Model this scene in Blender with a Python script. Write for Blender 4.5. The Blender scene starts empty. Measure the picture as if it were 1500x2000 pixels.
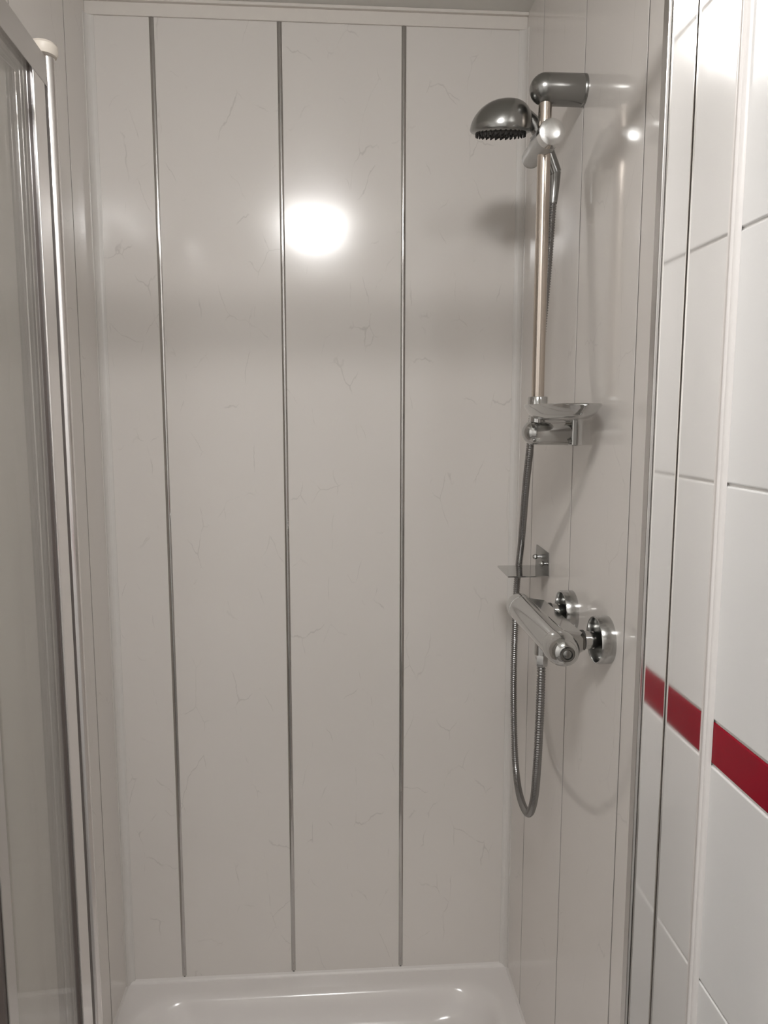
import bpy, bmesh, math, random
from mathutils import Vector, Matrix

scene = bpy.context.scene
COL = scene.collection
random.seed(7)

# ------------------------------------------------------------------ camera, world, exposure
CAM_Z = 1.38
cam_data = bpy.data.cameras.new('camera')
cam_data.sensor_fit = 'AUTO'
cam_data.sensor_width = 36.0
cam_data.lens = 1477.5 / 2000.0 * 36.0
cam_data.clip_start = 0.01
cam = bpy.data.objects.new('camera', cam_data)
COL.objects.link(cam)
YAW, PITCH, ROLL = 0.0689, 0.1242, -0.0007
fwd = Vector((math.sin(YAW) * math.cos(PITCH), math.cos(YAW) * math.cos(PITCH), -math.sin(PITCH)))
right = Vector((math.cos(YAW), -math.sin(YAW), 0))
up = right.cross(fwd)
rm = Matrix((right, up, -fwd)).transposed()
cam.matrix_world = Matrix.Translation((0, 0, CAM_Z)) @ rm.to_4x4() @ Matrix.Rotation(-ROLL, 4, 'Z')
scene.camera = cam

world = bpy.data.worlds.new('world')
scene.world = world
world.use_nodes = True
world.node_tree.nodes['Background'].inputs[0].default_value = (0.03, 0.03, 0.03, 1)
world.node_tree.nodes['Background'].inputs[1].default_value = 0.3

scene.view_settings.view_transform = 'Standard'
scene.view_settings.look = 'None'
scene.view_settings.gamma = 1.0
scene.view_settings.use_curve_mapping = False
scene.view_settings.exposure = 0.0
LAMP_STRENGTH = 98.0
LAMP_COLOR = (1.0, 0.985, 0.975, 1)
scene.cycles.use_denoising = True
scene.cycles.max_bounces = 10
scene.cycles.diffuse_bounces = 6
scene.cycles.glossy_bounces = 6
scene.cycles.adaptive_threshold = 0.03
scene.cycles.transparent_max_bounces = 24

# ------------------------------------------------------------------ measured layout (metres)
D = 1.5623                    # back wall
XL, XR = -0.457, 0.3882       # side walls of the shower
ZC = 2.160                    # ceiling
ZT = 0.140                    # top of the tray rim
P = 0.24                      # panel width
YF = 0.728                    # front of the shower enclosure frame
ROOM_L, ROOM_B = -1.00, -1.05

# ------------------------------------------------------------------ materials
def new_mat(name):
    m = bpy.data.materials.new(name)
    m.use_nodes = True
    nt = m.node_tree
    return m, nt, nt.nodes['Principled BSDF']

def plain(name, color, rough=0.4, metal=0.0, spec=0.5, grain=0.03, gscale=60.0, bump=0.0, bscale=200.0, coat=0.0):
    m, nt, b = new_mat(name)
    b.inputs['Metallic'].default_value = metal
    b.inputs['Roughness'].default_value = rough
    b.inputs['Specular IOR Level'].default_value = spec
    b.inputs['Coat Weight'].default_value = coat
    b.inputs['Coat Roughness'].default_value = 0.05
    tc = nt.nodes.new('ShaderNodeTexCoord')
    n = nt.nodes.new('ShaderNodeTexNoise')
    n.inputs['Scale'].default_value = gscale
    n.inputs['Detail'].default_value = 4
    nt.links.new(tc.outputs['Object'], n.inputs['Vector'])
    mx = nt.nodes.new('ShaderNodeMix'); mx.data_type = 'RGBA'
    mx.inputs['A'].default_value = tuple(c * (1 - grain) for c in color[:3]) + (1,)
    mx.inputs['B'].default_value = tuple(min(1, c * (1 + grain)) for c in color[:3]) + (1,)
    nt.links.new(n.outputs['Fac'], mx.inputs['Factor'])
    nt.links.new(mx.outputs['Result'], b.inputs['Base Color'])
    if bump > 0:
        n2 = nt.nodes.new('ShaderNodeTexNoise')
        n2.inputs['Scale'].default_value = bscale
        nt.links.new(tc.outputs['Object'], n2.inputs['Vector'])
        bp = nt.nodes.new('ShaderNodeBump')
        bp.inputs['Strength'].default_value = 1.0
        bp.inputs['Distance'].default_value = bump
        nt.links.new(n2.outputs['Fac'], bp.inputs['Height'])
        nt.links.new(bp.outputs['Normal'], b.inputs['Normal'])
    return m

def pvc_mat(name, color, vein, rough):
    """glossy plastic cladding printed with thin grey hairlines"""
    m, nt, b = new_mat(name)
    N, L = nt.nodes, nt.links
    b.inputs['Roughness'].default_value = rough
    b.inputs['Specular IOR Level'].default_value = 0.5
    tc = N.new('ShaderNodeTexCoord')
    mp = N.new('ShaderNodeMapping'); mp.inputs['Scale'].default_value = (1, 1, 0.5)
    L.new(tc.outputs['Object'], mp.inputs['Vector'])
    nz = N.new('ShaderNodeTexNoise'); nz.inputs['Scale'].default_value = 9.0; nz.inputs['Detail'].default_value = 5
    L.new(mp.outputs['Vector'], nz.inputs['Vector'])
    sub = N.new('ShaderNodeVectorMath'); sub.operation = 'SUBTRACT'; sub.inputs[1].default_value = (0.5, 0.5, 0.5)
    L.new(nz.outputs['Color'], sub.inputs[0])
    sc = N.new('ShaderNodeVectorMath'); sc.operation = 'SCALE'; sc.inputs['Scale'].default_value = 0.07
    L.new(sub.outputs['Vector'], sc.inputs[0])
    ad = N.new('ShaderNodeVectorMath'); ad.operation = 'ADD'
    L.new(mp.outputs['Vector'], ad.inputs[0]); L.new(sc.outputs['Vector'], ad.inputs[1])
    vo = N.new('ShaderNodeTexVoronoi'); vo.feature = 'DISTANCE_TO_EDGE'; vo.inputs['Scale'].default_value = 13.0
    L.new(ad.outputs['Vector'], vo.inputs['Vector'])
    r1 = N.new('ShaderNodeMapRange'); r1.inputs['From Min'].default_value = 0.0; r1.inputs['From Max'].default_value = 0.012
    r1.inputs['To Min'].default_value = 1.0; r1.inputs['To Max'].default_value = 0.0
    L.new(vo.outputs['Distance'], r1.inputs['Value'])
    mk = N.new('ShaderNodeTexNoise'); mk.inputs['Scale'].default_value = 17.0; mk.inputs['Detail'].default_value = 2
    L.new(tc.outputs['Object'], mk.inputs['Vector'])
    r2 = N.new('ShaderNodeMapRange'); r2.inputs['From Min'].default_value = 0.53; r2.inputs['From Max'].default_value = 0.64
    L.new(mk.outputs['Fac'], r2.inputs['Value'])
    mu = N.new('ShaderNodeMath'); mu.operation = 'MULTIPLY'
    L.new(r1.outputs['Result'], mu.inputs[0]); L.new(r2.outputs['Result'], mu.inputs[1])
    m2 = N.new('ShaderNodeMath'); m2.operation = 'MULTIPLY'; m2.inputs[1].default_value = vein
    L.new(mu.outputs[0], m2.inputs[0])
    cl = N.new('ShaderNodeTexNoise'); cl.inputs['Scale'].default_value = 3.5; cl.inputs['Detail'].default_value = 3
    L.new(tc.outputs['Object'], cl.inputs['Vector'])
    mc = N.new('ShaderNodeMix'); mc.data_type = 'RGBA'
    mc.inputs['A'].default_value = (color[0] * 0.97, color[1] * 0.97, color[2] * 0.965, 1)
    mc.inputs['B'].default_value = (color[0] * 1.03, color[1] * 1.03, color[2] * 1.035, 1)
    L.new(cl.outputs['Fac'], mc.inputs['Factor'])
    mx = N.new('ShaderNodeMix'); mx.data_type = 'RGBA'
    mx.inputs['B'].default_value = (0.22, 0.20, 0.185, 1)
    L.new(m2.outputs[0], mx.inputs['Factor']); L.new(mc.outputs['Result'], mx.inputs['A'])
    L.new(mx.outputs['Result'], b.inputs['Base Color'])
    # faint waviness of the thin sheet
    wv = N.new('ShaderNodeTexNoise'); wv.inputs['Scale'].default_value = 7.0; wv.inputs['Detail'].default_value = 1
    L.new(tc.outputs['Object'], wv.inputs['Vector'])
    bp = N.new('ShaderNodeBump'); bp.inputs['Strength'].default_value = 1.0; bp.inputs['Distance'].default_value = 0.0004
    L.new(wv.outputs['Fac'], bp.inputs['Height']); L.new(bp.outputs['Normal'], b.inputs['Normal'])
    return m

def glass_mat(name, tint):
    m = bpy.data.materials.new(name); m.use_nodes = True
    nt = m.node_tree; nt.nodes.clear()
    out = nt.nodes.new('ShaderNodeOutputMaterial')
    tr = nt.nodes.new('ShaderNodeBsdfTransparent'); tr.inputs['Color'].default_value = tint
    gl = nt.nodes.new('ShaderNodeBsdfGlossy'); gl.inputs['Roughness'].default_value = 0.03
    gl.inputs['Color'].default_value = (0.96, 0.95, 0.94, 1)
    fr = nt.nodes.new('ShaderNodeFresnel'); fr.inputs['IOR'].default_value = 1.5
    ge = nt.nodes.new('ShaderNodeNewGeometry')
    io = nt.nodes.new('ShaderNodeMapRange'); io.inputs['To Min'].default_value = 1.5; io.inputs['To Max'].default_value = 1 / 1.5
    nt.links.new(ge.outputs['Backfacing'], io.inputs['Value']); nt.links.new(io.outputs['Result'], fr.inputs['IOR'])
    # soft limescale film
    df = nt.nodes.new('ShaderNodeBsdfDiffuse'); df.inputs['Color'].default_value = (0.66, 0.63, 0.60, 1)
    tc = nt.nodes.new('ShaderNodeTexCoord')
    nz = nt.nodes.new('ShaderNodeTexNoise'); nz.inputs['Scale'].default_value = 5
    nt.links.new(tc.outputs['Object'], nz.inputs['Vector'])
    mr = nt.nodes.new('ShaderNodeMapRange'); mr.inputs['To Min'].default_value = 0.08; mr.inputs['To Max'].default_value = 0.2
    nt.links.new(nz.outputs['Fac'], mr.inputs['Value'])
    m0 = nt.nodes.new('ShaderNodeMixShader')
    nt.links.new(mr.outputs['Result'], m0.inputs['Fac']); nt.links.new(tr.outputs[0], m0.inputs[1]); nt.links.new(df.outputs[0], m0.inputs[2])
    mx = nt.nodes.new('ShaderNodeMixShader')
    nt.links.new(fr.outputs[0], mx.inputs['Fac']); nt.links.new(m0.outputs[0], mx.inputs[1]); nt.links.new(gl.outputs[0], mx.inputs[2])
    nt.links.new(mx.outputs[0], out.inputs['Surface'])
    return m

M = {}
M['pvc'] = pvc_mat('pvc_cladding', (0.695, 0.662, 0.627), 0.24, 0.15)
M['pvc_side'] = pvc_mat('pvc_cladding_side', (0.71, 0.675, 0.64), 0.15, 0.09)
M['pvc_ceiling'] = plain('pvc_ceiling', (0.68, 0.67, 0.635), 0.3)
M['joint'] = plain('joint_shadow_grey', (0.20, 0.185, 0.17), 0.5)
M['white_trim'] = plain('white_plastic_trim', (0.66, 0.635, 0.605), 0.25)
M['cream_trim'] = plain('cream_plastic_edging', (0.69, 0.65, 0.605), 0.35)
M['bead'] = plain('white_sealing_strip', (0.60, 0.575, 0.56), 0.35)
M['tile'] = plain('white_glazed_tile', (0.655, 0.648, 0.640), 0.12, grain=0.015, gscale=12, bump=0.0006, bscale=9.0)
M['tile_red'] = plain('red_glazed_border_tile', (0.235, 0.004, 0.015), 0.12, spec=0.1, grain=0.08, gscale=20)
M['grout'] = plain('white_grout', (0.66, 0.645, 0.625), 0.8, bump=0.0003, bscale=400)
M['plaster'] = plain('wall_plaster', (0.80, 0.79, 0.775), 0.6)
M['floor'] = plain('grey_floor_tile', (0.22, 0.21, 0.20), 0.35, grain=0.15, gscale=20)
M['chrome'] = plain('chrome', (0.55, 0.55, 0.54), 0.1, 1.0, grain=0.02)
M['chrome_dark'] = plain('darkened_chrome', (0.31, 0.31, 0.30), 0.24, 1.0, grain=0.03)  # upper chrome's dark ceiling reflection put into the base colour; also small dark parts
M['chrome_strip'] = plain('chrome_joint_strip', (0.53, 0.515, 0.50), 0.09, 1.0, grain=0.05, gscale=120)
M['alu'] = plain('polished_aluminium', (0.88, 0.865, 0.85), 0.085, 1.0, grain=0.01)
M['alu_grey'] = plain('satin_aluminium', (0.62, 0.605, 0.59), 0.22, 1.0, grain=0.03)
M['alu_satin'] = plain('soft_polished_aluminium', (0.84, 0.82, 0.81), 0.2, 1.0, grain=0.01)
M['chrome_soft'] = plain('soft_chrome', (0.52, 0.52, 0.51), 0.17, 1.0, grain=0.02)
M['steel'] = plain('brushed_steel', (0.60, 0.535, 0.475), 0.2, 1.0, grain=0.04)
M['hose'] = plain('hose_metal', (0.30, 0.295, 0.29), 0.22, 1.0, grain=0.06, gscale=200)
M['plastic_grey'] = plain('pale_grey_plastic', (0.50, 0.495, 0.48), 0.25, 0.3, grain=0.02)
M['rubber'] = plain('dark_rubber', (0.035, 0.033, 0.031), 0.6)
M['seal'] = plain('brown_grey_seal', (0.085, 0.068, 0.062), 0.4)
M['acrylic'] = plain('white_acrylic', (0.72, 0.69, 0.67), 0.17, grain=0.015, gscale=8)
M['cap'] = plain('cream_plastic_cap', (0.74, 0.68, 0.60), 0.4)
M['silicone'] = plain('white_silicone', (0.72, 0.69, 0.665), 0.4)
M['knob'] = plain('satin_chrome', (0.72, 0.72, 0.71), 0.2, 1.0, grain=0.02)
M['glass'] = glass_mat('door_glass', (0.955, 0.955, 0.945, 1))
mm, nt, b = new_mat('lamp_opal_glass')
b.inputs['Base Color'].default_value = (0.9, 0.9, 0.88, 1)
b.inputs['Emission Color'].default_value = LAMP_COLOR
b.inputs['Emission Strength'].default_value = LAMP_STRENGTH
M['lamp'] = mm

# ------------------------------------------------------------------ object helpers
ORIG = {}
def thing(name, loc, label, cat, group=None):
    o = bpy.data.objects.new(name, None)
    o.empty_display_size = 0.02
    COL.objects.link(o)
    o.location = loc
    ORIG[o] = Vector(loc)
    o['label'] = label; o['category'] = cat
    if group: o['group'] = group
    return o

def tag(o, label=None, cat=None, kind=None, group=None):
    if label: o['label'] = label
    if cat: o['category'] = cat
    if kind: o['kind'] = kind
    if group: o['group'] = group
    return o

def obj(name, vf, mat, parent=None, origin=None, smooth=False, label=None):
    """verts in world coordinates; stored relative to the thing's origin"""
    verts, faces = vf
    o0 = ORIG[parent] if parent is not None else Vector(origin if origin else (0, 0, 0))
    me = bpy.data.meshes.new(name)
    me.from_pydata([tuple(Vector(v) - o0) for v in verts], [], faces)
    bm = bmesh.new(); bm.from_mesh(me)
    bmesh.ops.recalc_face_normals(bm, faces=bm.faces)
    bm.to_mesh(me); bm.free()
    me.materials.append(M[mat])
    if smooth:
        for p in me.polygons: p.use_smooth = True
        me.set_sharp_from_angle(angle=math.radians(smooth if smooth > 1 else 40))
    ob = bpy.data.objects.new(name, me)
    COL.objects.link(ob)
    ORIG[ob] = o0
    if parent is not None:
        ob.parent = parent
    else:
        ob.location = o0
    if label: ob['label'] = label
    return ob

def box(x0, x1, y0, y1, z0, z1, bev=0.0, seg=1):
    bm = bmesh.new()
    bmesh.ops.create_cube(bm, size=1.0)
    for v in bm.verts:
        v.co = Vector(((x0 + x1) / 2 + v.co.x * (x1 - x0), (y0 + y1) / 2 + v.co.y * (y1 - y0), (z0 + z1) / 2 + v.co.z * (z1 - z0)))
    if bev > 0:
        bmesh.ops.bevel(bm, geom=list(bm.edges), offset=bev, segments=seg, profile=0.5, affect='EDGES')
    bm.verts.index_update()
    r = ([v.co.copy() for v in bm.verts], [[v.index for v in f.verts] for f in bm.faces])
    bm.free()
    return r

def merge(*parts):
    V, F = [], []
    for v, f in parts:
        k = len(V); V += list(v); F += [[i + k for i in fa] for fa in f]
    return V, F

def frame_of(axis):
    a = Vector(axis).normalized()
    t = Vector((0, 0, 1)) if abs(a.z) < 0.9 else Vector((1, 0, 0))
    u = t.cross(a).normalized(); w = a.cross(u)
    return a, u, w

def lathe(profile, origin, axis, segs=28, sx=1.0, sy=1.0, phase=0.0):
    a, u, w = frame_of(axis)
    o = Vector(origin); V, F, rings = [], [], []
    for r, h in profile:
        if r < 1e-6:
            rings.append([len(V)]); V.append(o + a * h)
        else:
            ids = []
            for i in range(segs):
                t = 2 * math.pi * i / segs + phase
                ids.append(len(V)); V.append(o + a * h + u * (r * sx * math.cos(t)) + w * (r * sy * math.sin(t)))
            rings.append(ids)
    for A, B in zip(rings[:-1], rings[1:]):
        if len(A) == 1 and len(B) == 1: continue
        for i in range(segs):
            j = (i + 1) % segs
            if len(A) == 1: F.append([A[0], B[i], B[j]])
            elif len(B) == 1: F.append([A[i], B[0], A[j]])
            else: F.append([A[i], B[i], B[j], A[j]])
    return V, F

def catmull(pts, n):
    pts = [Vector(p) for p in pts]
    P_ = [pts[0] * 2 - pts[1]] + pts + [pts[-1] * 2 - pts[-2]]
    out = []
    for i in range(1, len(P_) - 2):
        p0, p1, p2, p3 = P_[i - 1:i + 3]
        for k in range(n):
            t = k / n
            out.append(0.5 * ((2 * p1) + (p2 - p0) * t + (2 * p0 - 5 * p1 + 4 * p2 - p3) * t * t + (3 * p1 - p0 - 3 * p2 + p3) * t ** 3))
    out.append(pts[-1])
    return out

def resample(path, step):
    d = [0]
    for a, b_ in zip(path[:-1], path[1:]): d.append(d[-1] + (b_ - a).length)
    n = max(2, int(d[-1] / step)); out = []; j = 0
    for i in range(n + 1):
        s = d[-1] * i / n
        while j < len(d) - 2 and d[j + 1] < s: j += 1
        t = (s - d[j]) / max(1e-9, d[j + 1] - d[j])
        out.append(path[j].lerp(path[j + 1], min(1, t)))
    return out

def sweep(path, radii, segs=12, cap=True):
    V, F = [], []
    n = len(path); prev_u = None
    for i, p in enumerate(path):
        t = (path[min(n - 1, i + 1)] - path[max(0, i - 1)]).normalized()
        if prev_u is None: _, u, _ = frame_of(t)
        else: u = (prev_u - t * prev_u.dot(t)).normalized()
        prev_u = u; w = t.cross(u)
        r = radii[i] if isinstance(radii, (list, tuple)) else radii
        for k in range(segs):
            a = 2 * math.pi * k / segs
            V.append(p + u * (r * math.cos(a)) + w * (r * math.sin(a)))
    for i in range(n - 1):
        for k in range(segs):
            l = (k + 1) % segs
            F.append([i * segs + k, i * segs + l, (i + 1) * segs + l, (i + 1) * segs + k])
    if cap:
        F.append(list(range(segs))[::-1]); F.append([(n - 1) * segs + k for k in range(segs)])
    return V, F

def extrude_z(poly, z0, z1):
    """prism of a closed XY outline"""
    n = len(poly)
    V = [Vector((x, y, z0)) for x, y in poly] + [Vector((x, y, z1)) for x, y in poly]
    F = [[i, (i + 1) % n, n + (i + 1) % n, n + i] for i in range(n)] + [list(range(n))[::-1], list(range(n, 2 * n))]
    return V, F

def extrude_x(poly, x0, x1):
    n = len(poly)
    V = [Vector((x0, y, z)) for y, z in poly] + [Vector((x1, y, z)) for y, z in poly]
    F = [[i, (i + 1) % n, n + (i + 1) % n, n + i] for i in range(n)] + [list(range(n))[::-1], list(range(n, 2 * n))]
    return V, F

def struct(name, vf, mat, label, cat, origin=(0, 0, 0)):
    return tag(obj(name, vf, mat, None, origin), label, cat, 'structure')

# ------------------------------------------------------------------ setting
TH = 0.0025   # cladding thickness
wall_back = struct('wall_back', box(ROOM_L - 0.1, XR + 0.12, D + TH, D + 0.12, 0, ZC + 0.05), 'joint',
                   'back wall of the shower clad in four tall pale panels', 'wall')
wall_left = struct('wall_left', box(XL - 0.09, XL - TH, YF, D + TH, 0, ZC), 'joint',
                   'left shower wall of pale panels behind the folded door', 'wall')
wall_right = struct('wall_right', box(XR + TH, XR + 0.12, ROOM_B - 0.1, D + TH, 0, ZC + 0.05), 'joint',
                    'right wall, pale panels in the shower and white tiles outside it', 'wall')
struct('wall_front', box(ROOM_L, XL - 0.09, YF - 0.02, YF + 0.08, 0, ZC), 'plaster', 'wall beside the shower opening on the left', 'wall')
struct('wall_outer_left', box(ROOM_L - 0.1, ROOM_L, ROOM_B - 0.1, YF + 0.08, 0, ZC), 'plaster', 'plain far left wall of the bathroom', 'wall')
struct('wall_rear', box(ROOM_L - 0.1, XR + 0.12, ROOM_B - 0.1, ROOM_B, 0, ZC), 'plaster', 'plain wall of the bathroom behind the viewer', 'wall')
struct('floor', box(ROOM_L - 0.1, XR + TH, ROOM_B - 0.1, D + TH, -0.1, 0), 'floor', 'grey bathroom floor outside the shower', 'floor')
struct('ceiling', box(ROOM_L - 0.1, XR + TH, ROOM_B - 0.1, D + TH, ZC, ZC + 0.1), 'pvc_ceiling', 'pale grey ceiling above the shower', 'ceiling')

# back wall panels and the chrome strips that cover their joints
XS = [-0.3343, -0.0939, 0.1460]
edges = [XL - TH] + XS + [XR + TH]
for a, b_ in zip(edges[:-1], edges[1:]):
    obj('panel', box(a + 0.0012, b_ - 0.0012, D, D + TH, ZT - 0.06, ZC, 0.0012, 1), 'pvc', wall_back)
for x in XS:
    n = 9; w = 0.0046; poly = []
    for i in range(n):
        t = -1 + 2 * i / (n - 1)
        poly.append((x + w * t, D - 0.0004 - 0.0017 * (1 - t * t)))
    poly += [(x + w, D + 0.001), (x - w, D + 0.001)]
    obj('joint_strip', extrude_z(poly, ZT + 0.014, 2.131), 'chrome_strip', wall_back, smooth=35, label='shiny chrome joint strip')

# left wall panels
g0 = 0.1224
ys = [D + TH, D - g0, D - g0 - P, D - g0 - 2 * P, YF + 0.001]
for a, b_ in zip(ys[:-1], ys[1:]):
    obj('panel', box(XL - TH, XL, b_ + 0.0022, a - 0.0022, ZT - 0.06, ZC), 'pvc_side', wall_left)
for y in ys[1:-1]:
    obj('joint_line', box(XL - TH, XL - 0.0005, y - 0.0022, y + 0.0022, ZT - 0.06, ZC), 'joint', wall_left)
# right wall panels
ys = [D + TH, D - g0, D - g0 - P, D - g0 - 2 * P, YF + 0.006]
for a, b_ in zip(ys[:-1], ys[1:]):
    obj('panel', box(XR, XR + TH, b_ + 0.0022, a - 0.0022, ZT - 0.06, ZC), 'pvc_side', wall_right)
for y in ys[1:-1]:
    obj('joint_line', box(XR + 0.0005, XR + TH, y - 0.0022, y + 0.0022, ZT - 0.06, ZC), 'joint', wall_right)

# tiles on the right wall outside the shower
GZ = [0.053, 0.296, 0.539, 0.782, 1.0247, 1.0713, 1.3146, 1.5576, 1.8006, 2.0436, ZC]
tile_y = [YF - 0.0055, 0.395, 0.065, -0.265, -0.595, -0.925, ROOM_B]
obj('grout_bed', box(XR + 0.0022, XR + TH, ROOM_B, YF + 0.004, 0, ZC), 'grout', wall_right)
mesh_cache = {}
for iz in range(len(GZ) - 1):
    z0, z1 = GZ[iz] + 0.0014, GZ[iz + 1] - 0.0014
    red = abs(GZ[iz] - 1.0247) < 1e-4
    for iy in range(len(tile_y) - 1):
        y1, y0 = tile_y[iy] - 0.0013, tile_y[iy + 1] + 0.0013
        key = (round(y1 - y0, 4), round(z1 - z0, 4), red)
        nm = 'border_tile' if red else 'tile'
        if key not in mesh_cache:
            hy, hz = (y1 - y0) / 2, (z1 - z0) / 2
            V, F = box(-0.004, 0.004, -hy, hy, -hz, hz, 0.0018, 3)
            me = bpy.data.meshes.new(nm); me.from_pydata([tuple(v) for v in V], [], F)
            bm = bmesh.new(); bm.from_mesh(me); bmesh.ops.recalc_face_normals(bm, faces=bm.faces); bm.to_mesh(me); bm.free()
            me.materials.append(M['tile_red' if red else 'tile'])
            mesh_cache[key] = me
        t = bpy.data.objects.new(nm, mesh_cache[key]); COL.objects.link(t)
        t.parent = wall_right
        t.location = (XR + 0.004 + (0.0003 if red else 0), (y0 + y1) / 2, (z0 + z1) / 2)
        if red: t['label'] = 'narrow red border tile'

# trims
struct('trim_1', merge(box(XL, XR, D - 0.004, D + 0.0, 2.131, ZC, 0.001), box(XL, XR, D - 0.012, D + 0.0, ZC - 0.006, ZC, 0.001)), 'cream_trim',
       'cream plastic edging along the top of the back wall', 'trim')
def cove(sx, x):
    r = 0.016
    pts = [(x, D), (x + sx * r, D)]
    for i in range(7):
        a = math.pi / 2 * i / 6
        pts.append((x + sx * r * (1 - 0.92 * math.sin(a)), D - r * (1 - 0.92 * math.cos(a))))
    pts.append((x, D - r))
    return pts
struct('trim_2', extrude_z(cove(1, XL), ZT, 2.131), 'white_trim', 'pale corner moulding between back wall and left wall', 'trim')
struct('trim_3', extrude_z(cove(-1, XR), ZT, 2.131), 'white_trim', 'pale corner moulding between back wall and right wall', 'trim')
bead = [(XR, YF), (XR - 0.0050, YF), (XR - 0.0060, YF - 0.0015), (XR - 0.0055, YF - 0.0035), (XR - 0.0042, YF - 0.0045),
        (XR - 0.0042, YF - 0.0056), (XR - 0.0040, YF - 0.0078), (XR - 0.0022, YF - 0.0098), (XR, YF - 0.0105)]
tag(obj('trim_4', extrude_z(bead, 0.0, ZC), 'bead', None, (XR, YF, 0), smooth=50), 'white sealing strip between the door frame and the tiled wall', 'trim', 'structure')

SB = 0.0065
sil = [extrude_x([(D, ZT), (D - SB, ZT), (D - SB * 0.75, ZT + SB * 0.45), (D - SB * 0.35, ZT + SB * 0.9), (D, ZT + SB * 1.5)], XL, XR)]
for sx, x in ((1, XL), (-1, XR)):
    V = []
    for y in (YF + 0.04, D):
        for dx, dz in ((0, 0), (SB * 0.7, 0), (SB * 0.5, SB * 0.3), (SB * 0.25, SB * 0.6), (0, SB)):
            V.append(Vector((x + sx * dx, y, ZT + dz)))
    F = [[i, (i + 1) % 5, 5 + (i + 1) % 5, 5 + i] for i in range(5)] + [[0, 1, 2, 3, 4], [9, 8, 7, 6, 5]]
    sil.append((V, F))
struct('trim_5', merge(*sil), 'silicone', 'white silicone seal where the shower tray meets the walls', 'trim')

# ------------------------------------------------------------------ shower tray
tray = thing('shower_tray', (0, 1.14, 0), 'white acrylic shower tray with rounded sunken basin', 'shower tray')
def rrect(x0, x1, y0, y1, r, z, n=8):
    out = []
    for cx, cy, a0 in ((x1 - r, y1 - r, 0), (x0 + r, y1 - r, 90), (x0 + r, y0 + r, 180), (x1 - r, y0 + r, 270)):
        for i in range(n + 1):
            a = math.radians(a0 + 90 * i / n)
            out.append(Vector((cx + r * math.cos(a), cy + r * math.sin(a), z)))
    full = []
    for i, p in enumerate(out):
        full.append(p)
        if i % (n + 1) == n:
            q = out[(i + 1) % len(out)]
            for t in (0.015, 0.05, 0.25, 0.5, 0.75, 0.95, 0.985): full.append(p.lerp(q, t))
    return full
TX0, TX1, TY0, TY1 = XL + 0.0005, XR - 0.0005, YF - 0.035, D - 0.0005
loops = [rrect(TX0, TX1, TY0, TY1, 0.004, 0.0), rrect(TX0, TX1, TY0, TY1, 0.004, ZT - 0.004),
         rrect(TX0 + 0.003, TX1 - 0.003, TY0 + 0.003, TY1 - 0.003, 0.004, ZT + 0.001),
         rrect(TX0 + 0.012, TX1 - 0.012, TY0 + 0.012, TY1 - 0.012, 0.008, ZT)]
for ins, dz, r in ((0.034, 0.0, 0.065), (0.042, 0.0012, 0.07), (0.048, 0.004, 0.074), (0.053, 0.0085, 0.078), (0.057, 0.0145, 0.08), (0.062, 0.025, 0.083),
                   (0.068, 0.040, 0.087), (0.075, 0.052, 0.09), (0.084, 0.061, 0.094), (0.096, 0.068, 0.10), (0.112, 0.073, 0.105), (0.17, 0.077, 0.12)):
    z = ZT - dz
    loops.append(rrect(TX0 + ins, TX1 - ins, TY0 + ins, TY1 - ins, r, z))
V = [v for l in loops for v in l]; n = len(loops[0]); F = []
for i in range(len(loops) - 1):
    for k in range(n):
        l = (k + 1) % n
        F.append([i * n + k, i * n + l, (i + 1) * n + l, (i + 1) * n + k])
F.append([(len(loops) - 1) * n + k for k in range(n)])
obj('basin', (V, F), 'acrylic', tray, smooth=50)
obj('drain_cover', lathe([(0, 0.006), (0.03, 0.005), (0.042, 0.003), (0.045, 0), (0, 0)], (-0.03, 1.12, ZT - 0.0775), (0, 0, 1), 28), 'chrome', tray, smooth=40)

# ------------------------------------------------------------------ enclosure frame: right jamb, left jamb, header
FR = thing('shower_enclosure', (-0.03, YF + 0.02, ZT), 'polished aluminium door frame around the shower opening', 'door frame')
HZ0, HZ1 = 1.836, 1.860
jr = obj('jamb', box(0.3425, XR, YF, YF + 0.018, ZT, HZ1, 0.0012, 2), 'alu', FR, label='mirror-bright upright on the tiled side')
obj('cover_profile', box(0.3180, 0.3414, YF + 0.0015, YF + 0.017, ZT, HZ1, 0.0012, 2), 'alu', jr)
obj('edge_seal', box(0.3145, 0.3178, YF + 0.0035, YF + 0.016, ZT, HZ1, 0.0008, 2), 'alu_grey', jr)
jl = obj('jamb', box(XL, -0.412, YF, YF + 0.018, ZT, HZ1, 0.0012, 2), 'alu', FR)
obj('cover_profile', box(-0.411, -0.398, YF + 0.0015, YF + 0.017, ZT, HZ1, 0.0012, 2), 'alu', jl)
obj('header_rail', box(XL, XR, YF - 0.004, YF + 0.034, HZ1, HZ1 + 0.004, 0.001), 'alu', FR)
obj('header_rail', box(XL + 0.0, XR - 0.0, YF + 0.019, YF + 0.034, HZ0, HZ1, 0.001), 'alu', FR)
obj('sill', box(XL, XR, YF - 0.002, YF + 0.03, ZT + 0.001, ZT + 0.016, 0.003, 2), 'alu', FR)

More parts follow.
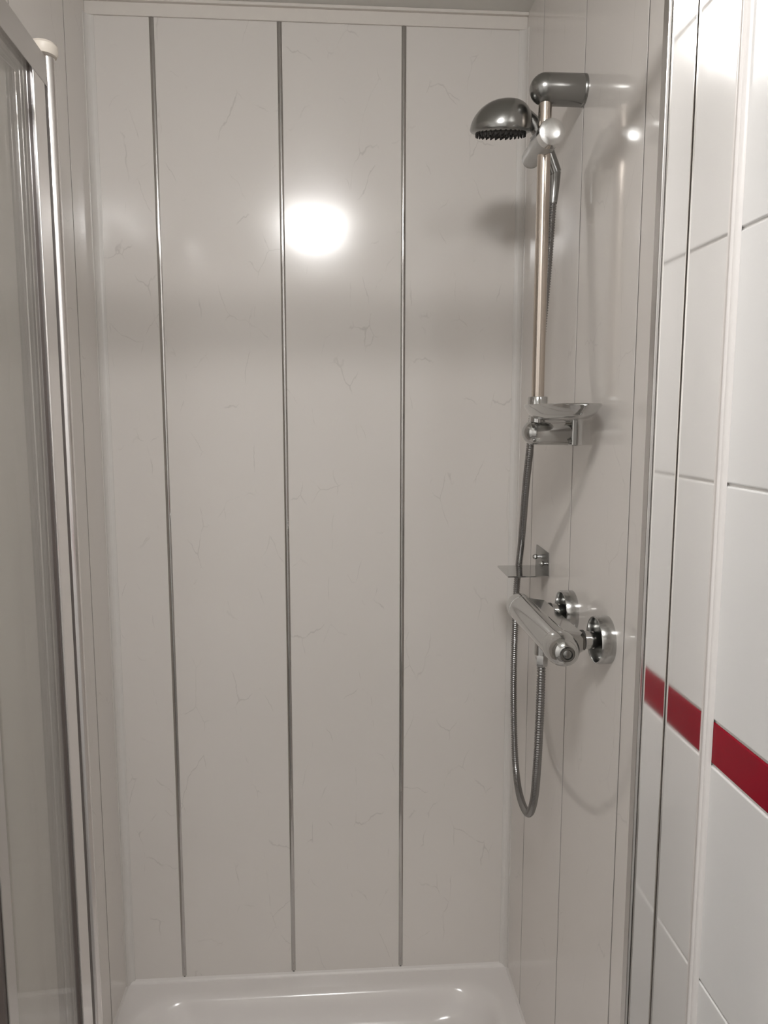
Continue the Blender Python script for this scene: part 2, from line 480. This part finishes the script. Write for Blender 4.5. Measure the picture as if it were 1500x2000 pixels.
# ------------------------------------------------------------------ folding door pushed against the left wall
DZ0, DZ1 = ZT + 0.02, 1.842
door = thing('folding_door', (-0.38, 0.95, ZT), 'glass folding shower door folded back against the left wall', 'shower door')
def leaf(p_h, p_f, sw_h, sw_f, t):
    """upright leaf from the fold hinge p_h to the free edge p_f (XY), stile widths, thickness"""
    a = Vector((p_h[0], p_h[1], 0)); b2 = Vector((p_f[0], p_f[1], 0))
    dr = (b2 - a).normalized(); nr = Vector((-dr.y, dr.x, 0)); L = (b2 - a).length
    def slab(s0, s1, t0, t1, z0, z1, bev=0.001):
        V, F = box(s0, s1, t0, t1, z0, z1, bev, 2)
        return [a + dr * v.x + nr * v.y + Vector((0, 0, v.z)) for v in V], F
    st = obj('stile', slab(0.020, sw_h, -t / 2, t / 2, DZ0, DZ1 - 0.004), 'alu_satin', door, label='polished hinge-side upright')
    obj('gasket', slab(0.002, 0.020, -t / 2 + 0.002, t / 2 - 0.002, DZ0, DZ1 - 0.02, 0.0005), 'seal', st)
    obj('gasket', slab(sw_h, sw_h + 0.004, -t / 2 + 0.003, t / 2 - 0.003, DZ0, DZ1 - 0.02, 0.0005), 'seal', st)
    sf = obj('stile', slab(L - sw_f, L, -t / 2, t / 2, DZ0, DZ1 - 0.004), 'alu_grey', door)
    obj('gasket', slab(L - sw_f - 0.005, L - sw_f, -t / 2 + 0.003, t / 2 - 0.003, DZ0, DZ1 - 0.02, 0.0005), 'seal', sf)
    obj('gasket', slab(L, L + 0.006, -t / 2 + 0.002, t / 2 - 0.002, DZ0, DZ1 - 0.02, 0.0005), 'seal', sf)
    obj('top_rail', slab(0.012, L - 0.001, -t / 2 - 0.001, t / 2 + 0.001, DZ1 - 0.036, DZ1), 'alu_grey', door)
    obj('bottom_rail', slab(0.012, L - 0.001, -t / 2 - 0.001, t / 2 + 0.001, DZ0, DZ0 + 0.036), 'alu_grey', door)
    obj('glass_pane', slab(sw_h - 0.004, L - sw_f + 0.004, -0.002, 0.002, DZ0 + 0.03, DZ1 - 0.03, 0), 'glass', door)
HP = (-0.3697, 1.09)
leaf((HP[0] - 0.003, HP[1] - 0.008), (-0.3605, 0.773), 0.062, 0.024, 0.014)
leaf((HP[0] - 0.023, HP[1] - 0.004), (-0.404, 0.775), 0.058, 0.022, 0.014)
hp = obj('hinge_post', lathe([(0, 0), (0.0095, 0), (0.0095, DZ1 - DZ0 + 0.012), (0, DZ1 - DZ0 + 0.012)], (HP[0], HP[1], DZ0), (0, 0, 1), 24), 'alu_satin', door, smooth=40,
         label='round polished hinge post')
obj('top_cap', lathe([(0, -0.002), (0.0165, -0.002), (0.0185, 0.002), (0.0185, 0.010), (0.015, 0.014), (0, 0.015)], (HP[0] - 0.004, HP[1] - 0.002, DZ1 + 0.010), (0, 0, 1), 28),
    'cap', door, smooth=40, label='cream plastic cap')

# ------------------------------------------------------------------ riser rail on the right wall
BX, BY = 0.3282, 1.199
rail = thing('riser_rail', (XR, BY, 1.36), 'brushed steel shower riser rail with chrome wall brackets', 'shower rail')
obj('bar', lathe([(0, 1.372), (0.0100, 1.372), (0.0100, 1.882), (0, 1.882)], (BX, BY, 0), (0, 0, 1), 28), 'steel', rail, smooth=40, label='brushed steel bar')
def bracket(z, r, name):
    prof = [(0, 0), (r * 1.0, 0), (r, 0.004), (r * 0.985, 0.0045), (r * 0.985, 0.0055), (r, 0.006)]
    L = XR - BX
    h0 = L + 0.0245 - r * 1.05
    prof += [(r, h0)]
    for i in range(1, 9):
        a = math.pi / 2 * i / 8
        prof.append((r * math.cos(a) if i < 8 else 0, h0 + r * 1.05 * math.sin(a)))
    return obj(name, lathe(prof, (XR, BY, z), (-1, 0, 0), 36), 'chrome_dark' if z > 1.6 else 'chrome', rail, smooth=40, label='rounded chrome wall bracket')  # upper bracket takes the darkened copy, in place of mirroring a dark ceiling
bracket(1.8745, 0.0230, 'wall_bracket')
lb = bracket(1.3565, 0.0200, 'wall_bracket')
obj('base_plate', box(XR - 0.009, XR, BY - 0.021, BY + 0.021, 1.3355, 1.3865, 0.002, 2), 'chrome', rail)
# slider that clamps on the bar, with a round knob facing the room
SX, SZ = 0.3262, 1.7965
sl = obj('slider', lathe([(0.0, 0.002), (0.0185, 0.002), (0.0190, 0.004), (0.0188, 0.060), (0.0172, 0.075), (0.0162, 0.090), (0.0158, 0.108), (0.0150, 0.120), (0.0120, 0.128), (0.006, 0.1315), (0, 0.132)],
                         (SX, 1.150, SZ), (0, 1, 0), 32), 'plastic_grey', rail, smooth=40, label='pale grey slider body')
obj('knob', lathe([(0, -0.0022), (0.010, -0.0018), (0.0165, -0.0010), (0.0190, 0.0002), (0.0195, 0.003), (0.0193, 0.016), (0.0, 0.016)], (SX, 1.150, SZ), (0, 1, 0), 36), 'knob', sl, smooth=40, label='round polished knob')
A = Vector((0.3195, 1.238, 1.853)); B = Vector((0.3592, 1.246, 1.768))
ax = (B - A).normalized()
c0 = A.lerp(B, 0.42)
obj('cradle', lathe([(0.0125, -0.010), (0.0165, -0.010), (0.0155, 0.014), (0.0118, 0.014)], c0, ax, 28), 'plastic_grey', sl, smooth=40)

# ------------------------------------------------------------------ hand shower
hand = thing('hand_shower', tuple(B), 'chrome hand shower with reflection-darkened colour and domed head clipped on the riser rail', 'shower head')
HC = Vector((0.2700, 1.243, 1.8262))
tilt = math.radians(13)
nrm = Vector((0.02, -math.sin(tilt) * -1, -math.cos(tilt))).normalized()
upv = -nrm
prof = [(0.0, -0.001), (0.040, -0.001), (0.046, 0.000), (0.0482, 0.0018), (0.0488, 0.004)]
for i in range(1, 11):
    a = math.pi / 2 * i / 10
    prof.append((0.0486 * (math.cos(a) ** 0.85 if i < 10 else 0), 0.004 + 0.0445 * math.sin(a) ** 1.0))
hv = lathe(prof, HC, upv, 40)
for v in hv[0]:
    hh = max(0.0, (v - HC).dot(upv) - 0.004) / 0.0445
    v.x += 0.009 * hh ** 1.5
obj('head', hv, 'chrome_dark', hand, smooth=45, label='chrome dome, dark ceiling reflection put into its colour')
path = [Vector(p) for p in ((0.280, 1.241, 1.849), (0.295, 1.240, 1.8515), (0.309, 1.239, 1.849), (0.3205, 1.2385, 1.8410), (0.3290, 1.2395, 1.829), (0.337, 1.2415, 1.817), (0.3485, 1.2440, 1.7925), (0.3592, 1.246, 1.768))]
pp = catmull(path, 6); k = len(pp)
rr = [0.0170 - 0.0060 * min(1, i / (k * 0.35)) for i in range(k)]
obj('handle', sweep(pp, rr, 20), 'chrome_dark', hand, smooth=45)
sp = obj('spray_plate', lathe([(0, -0.0035), (0.036, -0.0035), (0.040, -0.001), (0.040, 0.001), (0, 0.001)], HC, upv, 36), 'rubber', hand, smooth=40)
parts = []
a_, u_, w_ = frame_of(nrm)
for ring, cnt in ((0.008, 6), (0.016, 12), (0.024, 18), (0.032, 24), (0.0385, 30)):
    for i in range(cnt):
        t = 2 * math.pi * i / cnt
        c = HC + u_ * (ring * math.cos(t)) + w_ * (ring * math.sin(t))
        parts.append(lathe([(0.0017, 0.002), (0.0012, 0.0066), (0, 0.0070)], c, nrm, 6))
tag(obj('nozzles', merge(*parts), 'rubber', sp), kind='stuff')

# ------------------------------------------------------------------ hose
hose = thing('shower_hose', (0.34, 1.25, 0.68), 'ridged grey metal hose hanging in a loop below the mixer', 'hose')
hp_ = [(0.3592, 1.246, 1.768), (0.3592, 1.2475, 1.745), (0.3562, 1.2465, 1.700), (0.3525, 1.246, 1.620), (0.3465, 1.246, 1.53), (0.341, 1.247, 1.44), (0.334, 1.248, 1.385), (0.3315, 1.250, 1.334),
       (0.3387, 1.300, 1.2606), (0.3522, 1.37, 1.1682), (0.3607, 1.425, 1.0903), (0.3605, 1.436, 1.0475), (0.3598, 1.438, 0.9858), (0.3575, 1.432, 0.880), (0.3563, 1.418, 0.7903), (0.3511, 1.38, 0.7236), (0.3428, 1.322, 0.6960), (0.3348, 1.255, 0.6950), (0.3287, 1.19, 0.7140), (0.3200, 1.13, 0.7724), (0.3128, 1.092, 0.8522), (0.3108, 1.079, 0.9312), (0.3102, 1.075, 0.9884), (0.3100, 1.075, 1.020)]
pth = resample(catmull(hp_, 16), 0.00105)
rad = [0.0059 + 0.0007 * (1 if (i % 4) in (0, 1) else -1) for i in range(len(pth))]
obj('tube', sweep(pth, rad, 12), 'hose', hose, smooth=70)
cone = resample(catmull([(0.3592, 1.246, 1.7695), (0.3593, 1.2468, 1.757), (0.3590, 1.2474, 1.741), (0.3578, 1.2470, 1.722)], 8), 0.003)
obj('hose_nut', sweep(cone, [0.0098 - 0.0030 * i / (len(cone) - 1) for i in range(len(cone))], 16), 'chrome_dark', hose, smooth=40)
obj('hose_nut', lathe([(0.0, 0), (0.0088, 0), (0.0095, 0.002), (0.0095, 0.016), (0.0085, 0.019), (0, 0.019)], (0.3100, 1.075, 1.012), (0, 0, 1), 6), 'chrome', hose, smooth=20)

# ------------------------------------------------------------------ soap dish on the bar
dish = thing('soap_dish', (0.333, 1.11, 1.378), 'oval chrome soap dish clipped to the foot of the riser rail', 'soap dish')
def bowl(cx, cy, zr, a, b_, depth, rot, segs=44):
    V, F = [], []
    rings = [(1.0, 0.0), (0.985, 0.0012), (0.95, -0.0008), (0.86, -depth * 0.55), (0.68, -depth * 0.86), (0.4, -depth * 0.98), (0.0, -depth)]
    under = [(1.005, -0.0016), (0.95, -depth * 0.28), (0.86, -depth * 0.55 - 0.0025), (0.68, -depth * 0.86 - 0.0025), (0.4, -depth * 0.98 - 0.0025), (0.0, -depth - 0.0025)]
    ids = []
    for s, dz in rings[::-1] + under:
        if s == 0:
            ids.append([len(V)]); V.append(Vector((cx, cy, zr + dz)))
        else:
            row = []
            for i in range(segs):
                t = 2 * math.pi * i / segs
                x, y = b_ * s * math.cos(t), a * s * math.sin(t)
                row.append(len(V)); V.append(Vector((cx + x * math.cos(rot) - y * math.sin(rot), cy + x * math.sin(rot) + y * math.cos(rot), zr + dz)))
            ids.append(row)
    for R0, R1 in zip(ids[:-1], ids[1:]):
        for i in range(segs):
            j = (i + 1) % segs
            if len(R0) == 1: F.append([R0[0], R1[i], R1[j]])
            elif len(R1) == 1: F.append([R0[i], R1[0], R0[j]])
            else: F.append([R0[i], R1[i], R1[j], R0[j]])
    return V, F
obj('dish', bowl(0.3370, 1.105, 1.3985, 0.105, 0.042, 0.020, 0.10), 'chrome', dish, smooth=50)
obj('collar', lathe([(0.0102, 1.388), (0.0158, 1.388), (0.0158, 1.4115), (0.0150, 1.4130), (0.0102, 1.4130)], (BX, BY, 0), (0, 0, 1), 28), 'chrome', dish, smooth=40)
obj('clamp', lathe([(0.0102, 1.366), (0.0125, 1.366), (0.0125, 1.392), (0.0102, 1.392)], (BX, BY, 0), (0, 0, 1), 28), 'chrome', dish, smooth=40)

# ------------------------------------------------------------------ small shelf on the wall
shelf = thing('soap_shelf', (XR, 1.355, 1.095), 'small flat chrome shelf screwed to the wall above the mixer', 'shelf')
SY0, SY1, SZ0 = 1.307, 1.408, 1.0965
obj('plate', extrude_z([(0.3125, SY0 + 0.001), (XR - 0.001, SY0), (XR - 0.001, SY1), (0.3165, SY1), (0.3145, SY1 - 0.004)], SZ0, SZ0 + 0.0022), 'chrome', shelf)
wp = obj('wall_plate', extrude_x([(SY0 + 0.004, SZ0 + 0.002), (SY1 - 0.010, SZ0 + 0.002), (SY1 - 0.014, SZ0 + 0.0445), (SY0 + 0.008, SZ0 + 0.0425)], XR - 0.002, XR), 'chrome_dark', shelf)
for yy, zz in ((1.372, 1.122), (1.328, 1.117)):
    obj('screw', lathe([(0.003, 0), (0.003, 0.004), (0.0045, 0.005), (0.0052, 0.008), (0.0042, 0.011), (0.002, 0.0125), (0, 0.0128)], (XR - 0.002, yy, zz), (-1, 0, 0), 16), 'chrome', wp, smooth=50, label='round screw head')

# ------------------------------------------------------------------ mixer
MX, MZ = 0.3100, 1.0680
MY = -0.0465
mix = thing('shower_mixer', (MX, 1.10, 1.02), 'chrome bar mixer tap with two round wall cups', 'tap')
R = 0.0215
obj('body', lathe([(0, 1.045), (R, 1.045), (R, 1.238), (R * 0.95, 1.2385), (R * 0.95, 1.2405), (R, 1.241), (R, 1.262), (R * 0.93, 1.268), (0.012, 1.272), (0, 1.272)], (MX, MY, MZ), (0, 1, 0), 36), 'chrome', mix, smooth=40)
# flat rear body that carries the unions
def rbody():
    y0, y1 = 0.998, 1.196
    prof = [(MX + 0.002, MZ - 0.0195), (MX + 0.034, MZ - 0.0135), (MX + 0.041, MZ - 0.009), (MX + 0.041, MZ + 0.009), (MX + 0.036, MZ + 0.0150), (MX + 0.002, MZ + 0.0205)]
    n = len(prof); V = []; F = []
    for y, s in ((y0, 0.88), (y0 + 0.004, 1.0), (y1 - 0.004, 1.0), (y1, 0.88)):
        for x, z in prof:
            V.append(Vector((MX + (x - MX) * s, y, MZ + (z - MZ) * s)))
    for i in range(3):
        for k in range(n):
            l = (k + 1) % n
            F.append([i * n + k, i * n + l, (i + 1) * n + l, (i + 1) * n + k])
    F += [list(range(n)), [3 * n + k for k in range(n)][::-1]]
    return V, F
obj('rear_body', rbody(), 'chrome', mix, smooth=25)
kn = obj('control_knob', lathe([(0.0190, 1.046), (0.0190, 1.043), (0.0228, 1.0415), (0.0232, 1.034), (0.0228, 1.024), (0.0212, 1.014), (0.0180, 1.0065), (0.0130, 1.0015), (0.0105, 1.0005), (0.0100, 1.0025), (0, 1.0025)], (MX, MY, MZ), (0, 1, 0), 36), 'chrome', mix, smooth=40,
         label='rounded chrome control knob')
obj('ring', lathe([(0.0072, 1.0030), (0.0072, 0.9985), (0.0092, 0.9985), (0.0092, 1.0030)], (MX, MY, MZ), (0, 1, 0), 28), 'chrome_dark', kn, smooth=30)
obj('button', lathe([(0, 0.9990), (0.0050, 0.9993), (0.0066, 1.0005), (0.0066, 1.0030), (0, 1.0030)], (MX, MY, MZ), (0, 1, 0), 24), 'chrome_dark', kn, smooth=40)
obj('outlet', lathe([(0, 1.018), (0.0112, 1.018), (0.0112, 1.040), (0, 1.040)], (0.3100, 1.075, 0.012), (0, 0, 1), 24), 'chrome', mix, smooth=40)
for yy in (1.0170, 1.1760):
    zc = 1.0680
    ro = obj('wall_cup', lathe([(0.0300, 0.0), (0.0340, 0.0), (0.0340, 0.0185), (0.0330, 0.0200), (0.0315, 0.0195), (0.0310, 0.0180), (0.0310, 0.0015), (0.0, 0.0015)], (XR, yy, zc), (-1, 0, 0), 44), 'chrome_soft', mix, smooth=35,
             label='round chrome cup covering the pipe')
    un = obj('union', lathe([(0, 0.001), (0.0125, 0.001), (0.0125, 0.022), (0.0115, 0.0225), (0.0115, 0.0245), (0.0130, 0.025), (0.0130, 0.038), (0, 0.038)], (XR, yy, zc), (-1, 0, 0), 28), 'chrome', mix, smooth=35)
    obj('washer', lathe([(0.0, 0.0355), (0.0145, 0.0355), (0.0145, 0.0395), (0, 0.0395)], (XR, yy, zc), (-1, 0, 0), 28), 'rubber', un, smooth=35)

# ------------------------------------------------------------------ ceiling lamp above the viewer
LX, LY = -0.06, 0.0
lamp = thing('ceiling_lamp', (LX, LY, ZC), 'round opal ceiling lamp mirrored in the back wall panels', 'lamp')
obj('base', lathe([(0, 0), (0.085, 0), (0.085, -0.008), (0.110, -0.010), (0.110, -0.014), (0, -0.014)], (LX, LY, ZC), (0, 0, 1), 36), 'white_trim', lamp, smooth=40)
prof = [(0.112, -0.014)]
for i in range(1, 9):
    a = math.pi / 2 * i / 8
    prof.append((0.115 * math.cos(a) ** 0.6 if i < 8 else 0, -0.016 - 0.080 * math.sin(a) ** 0.9))
obj('shade', lathe(prof, (LX, LY, ZC), (0, 0, 1), 36), 'lamp', lamp, smooth=60, label='glowing opal glass dome')
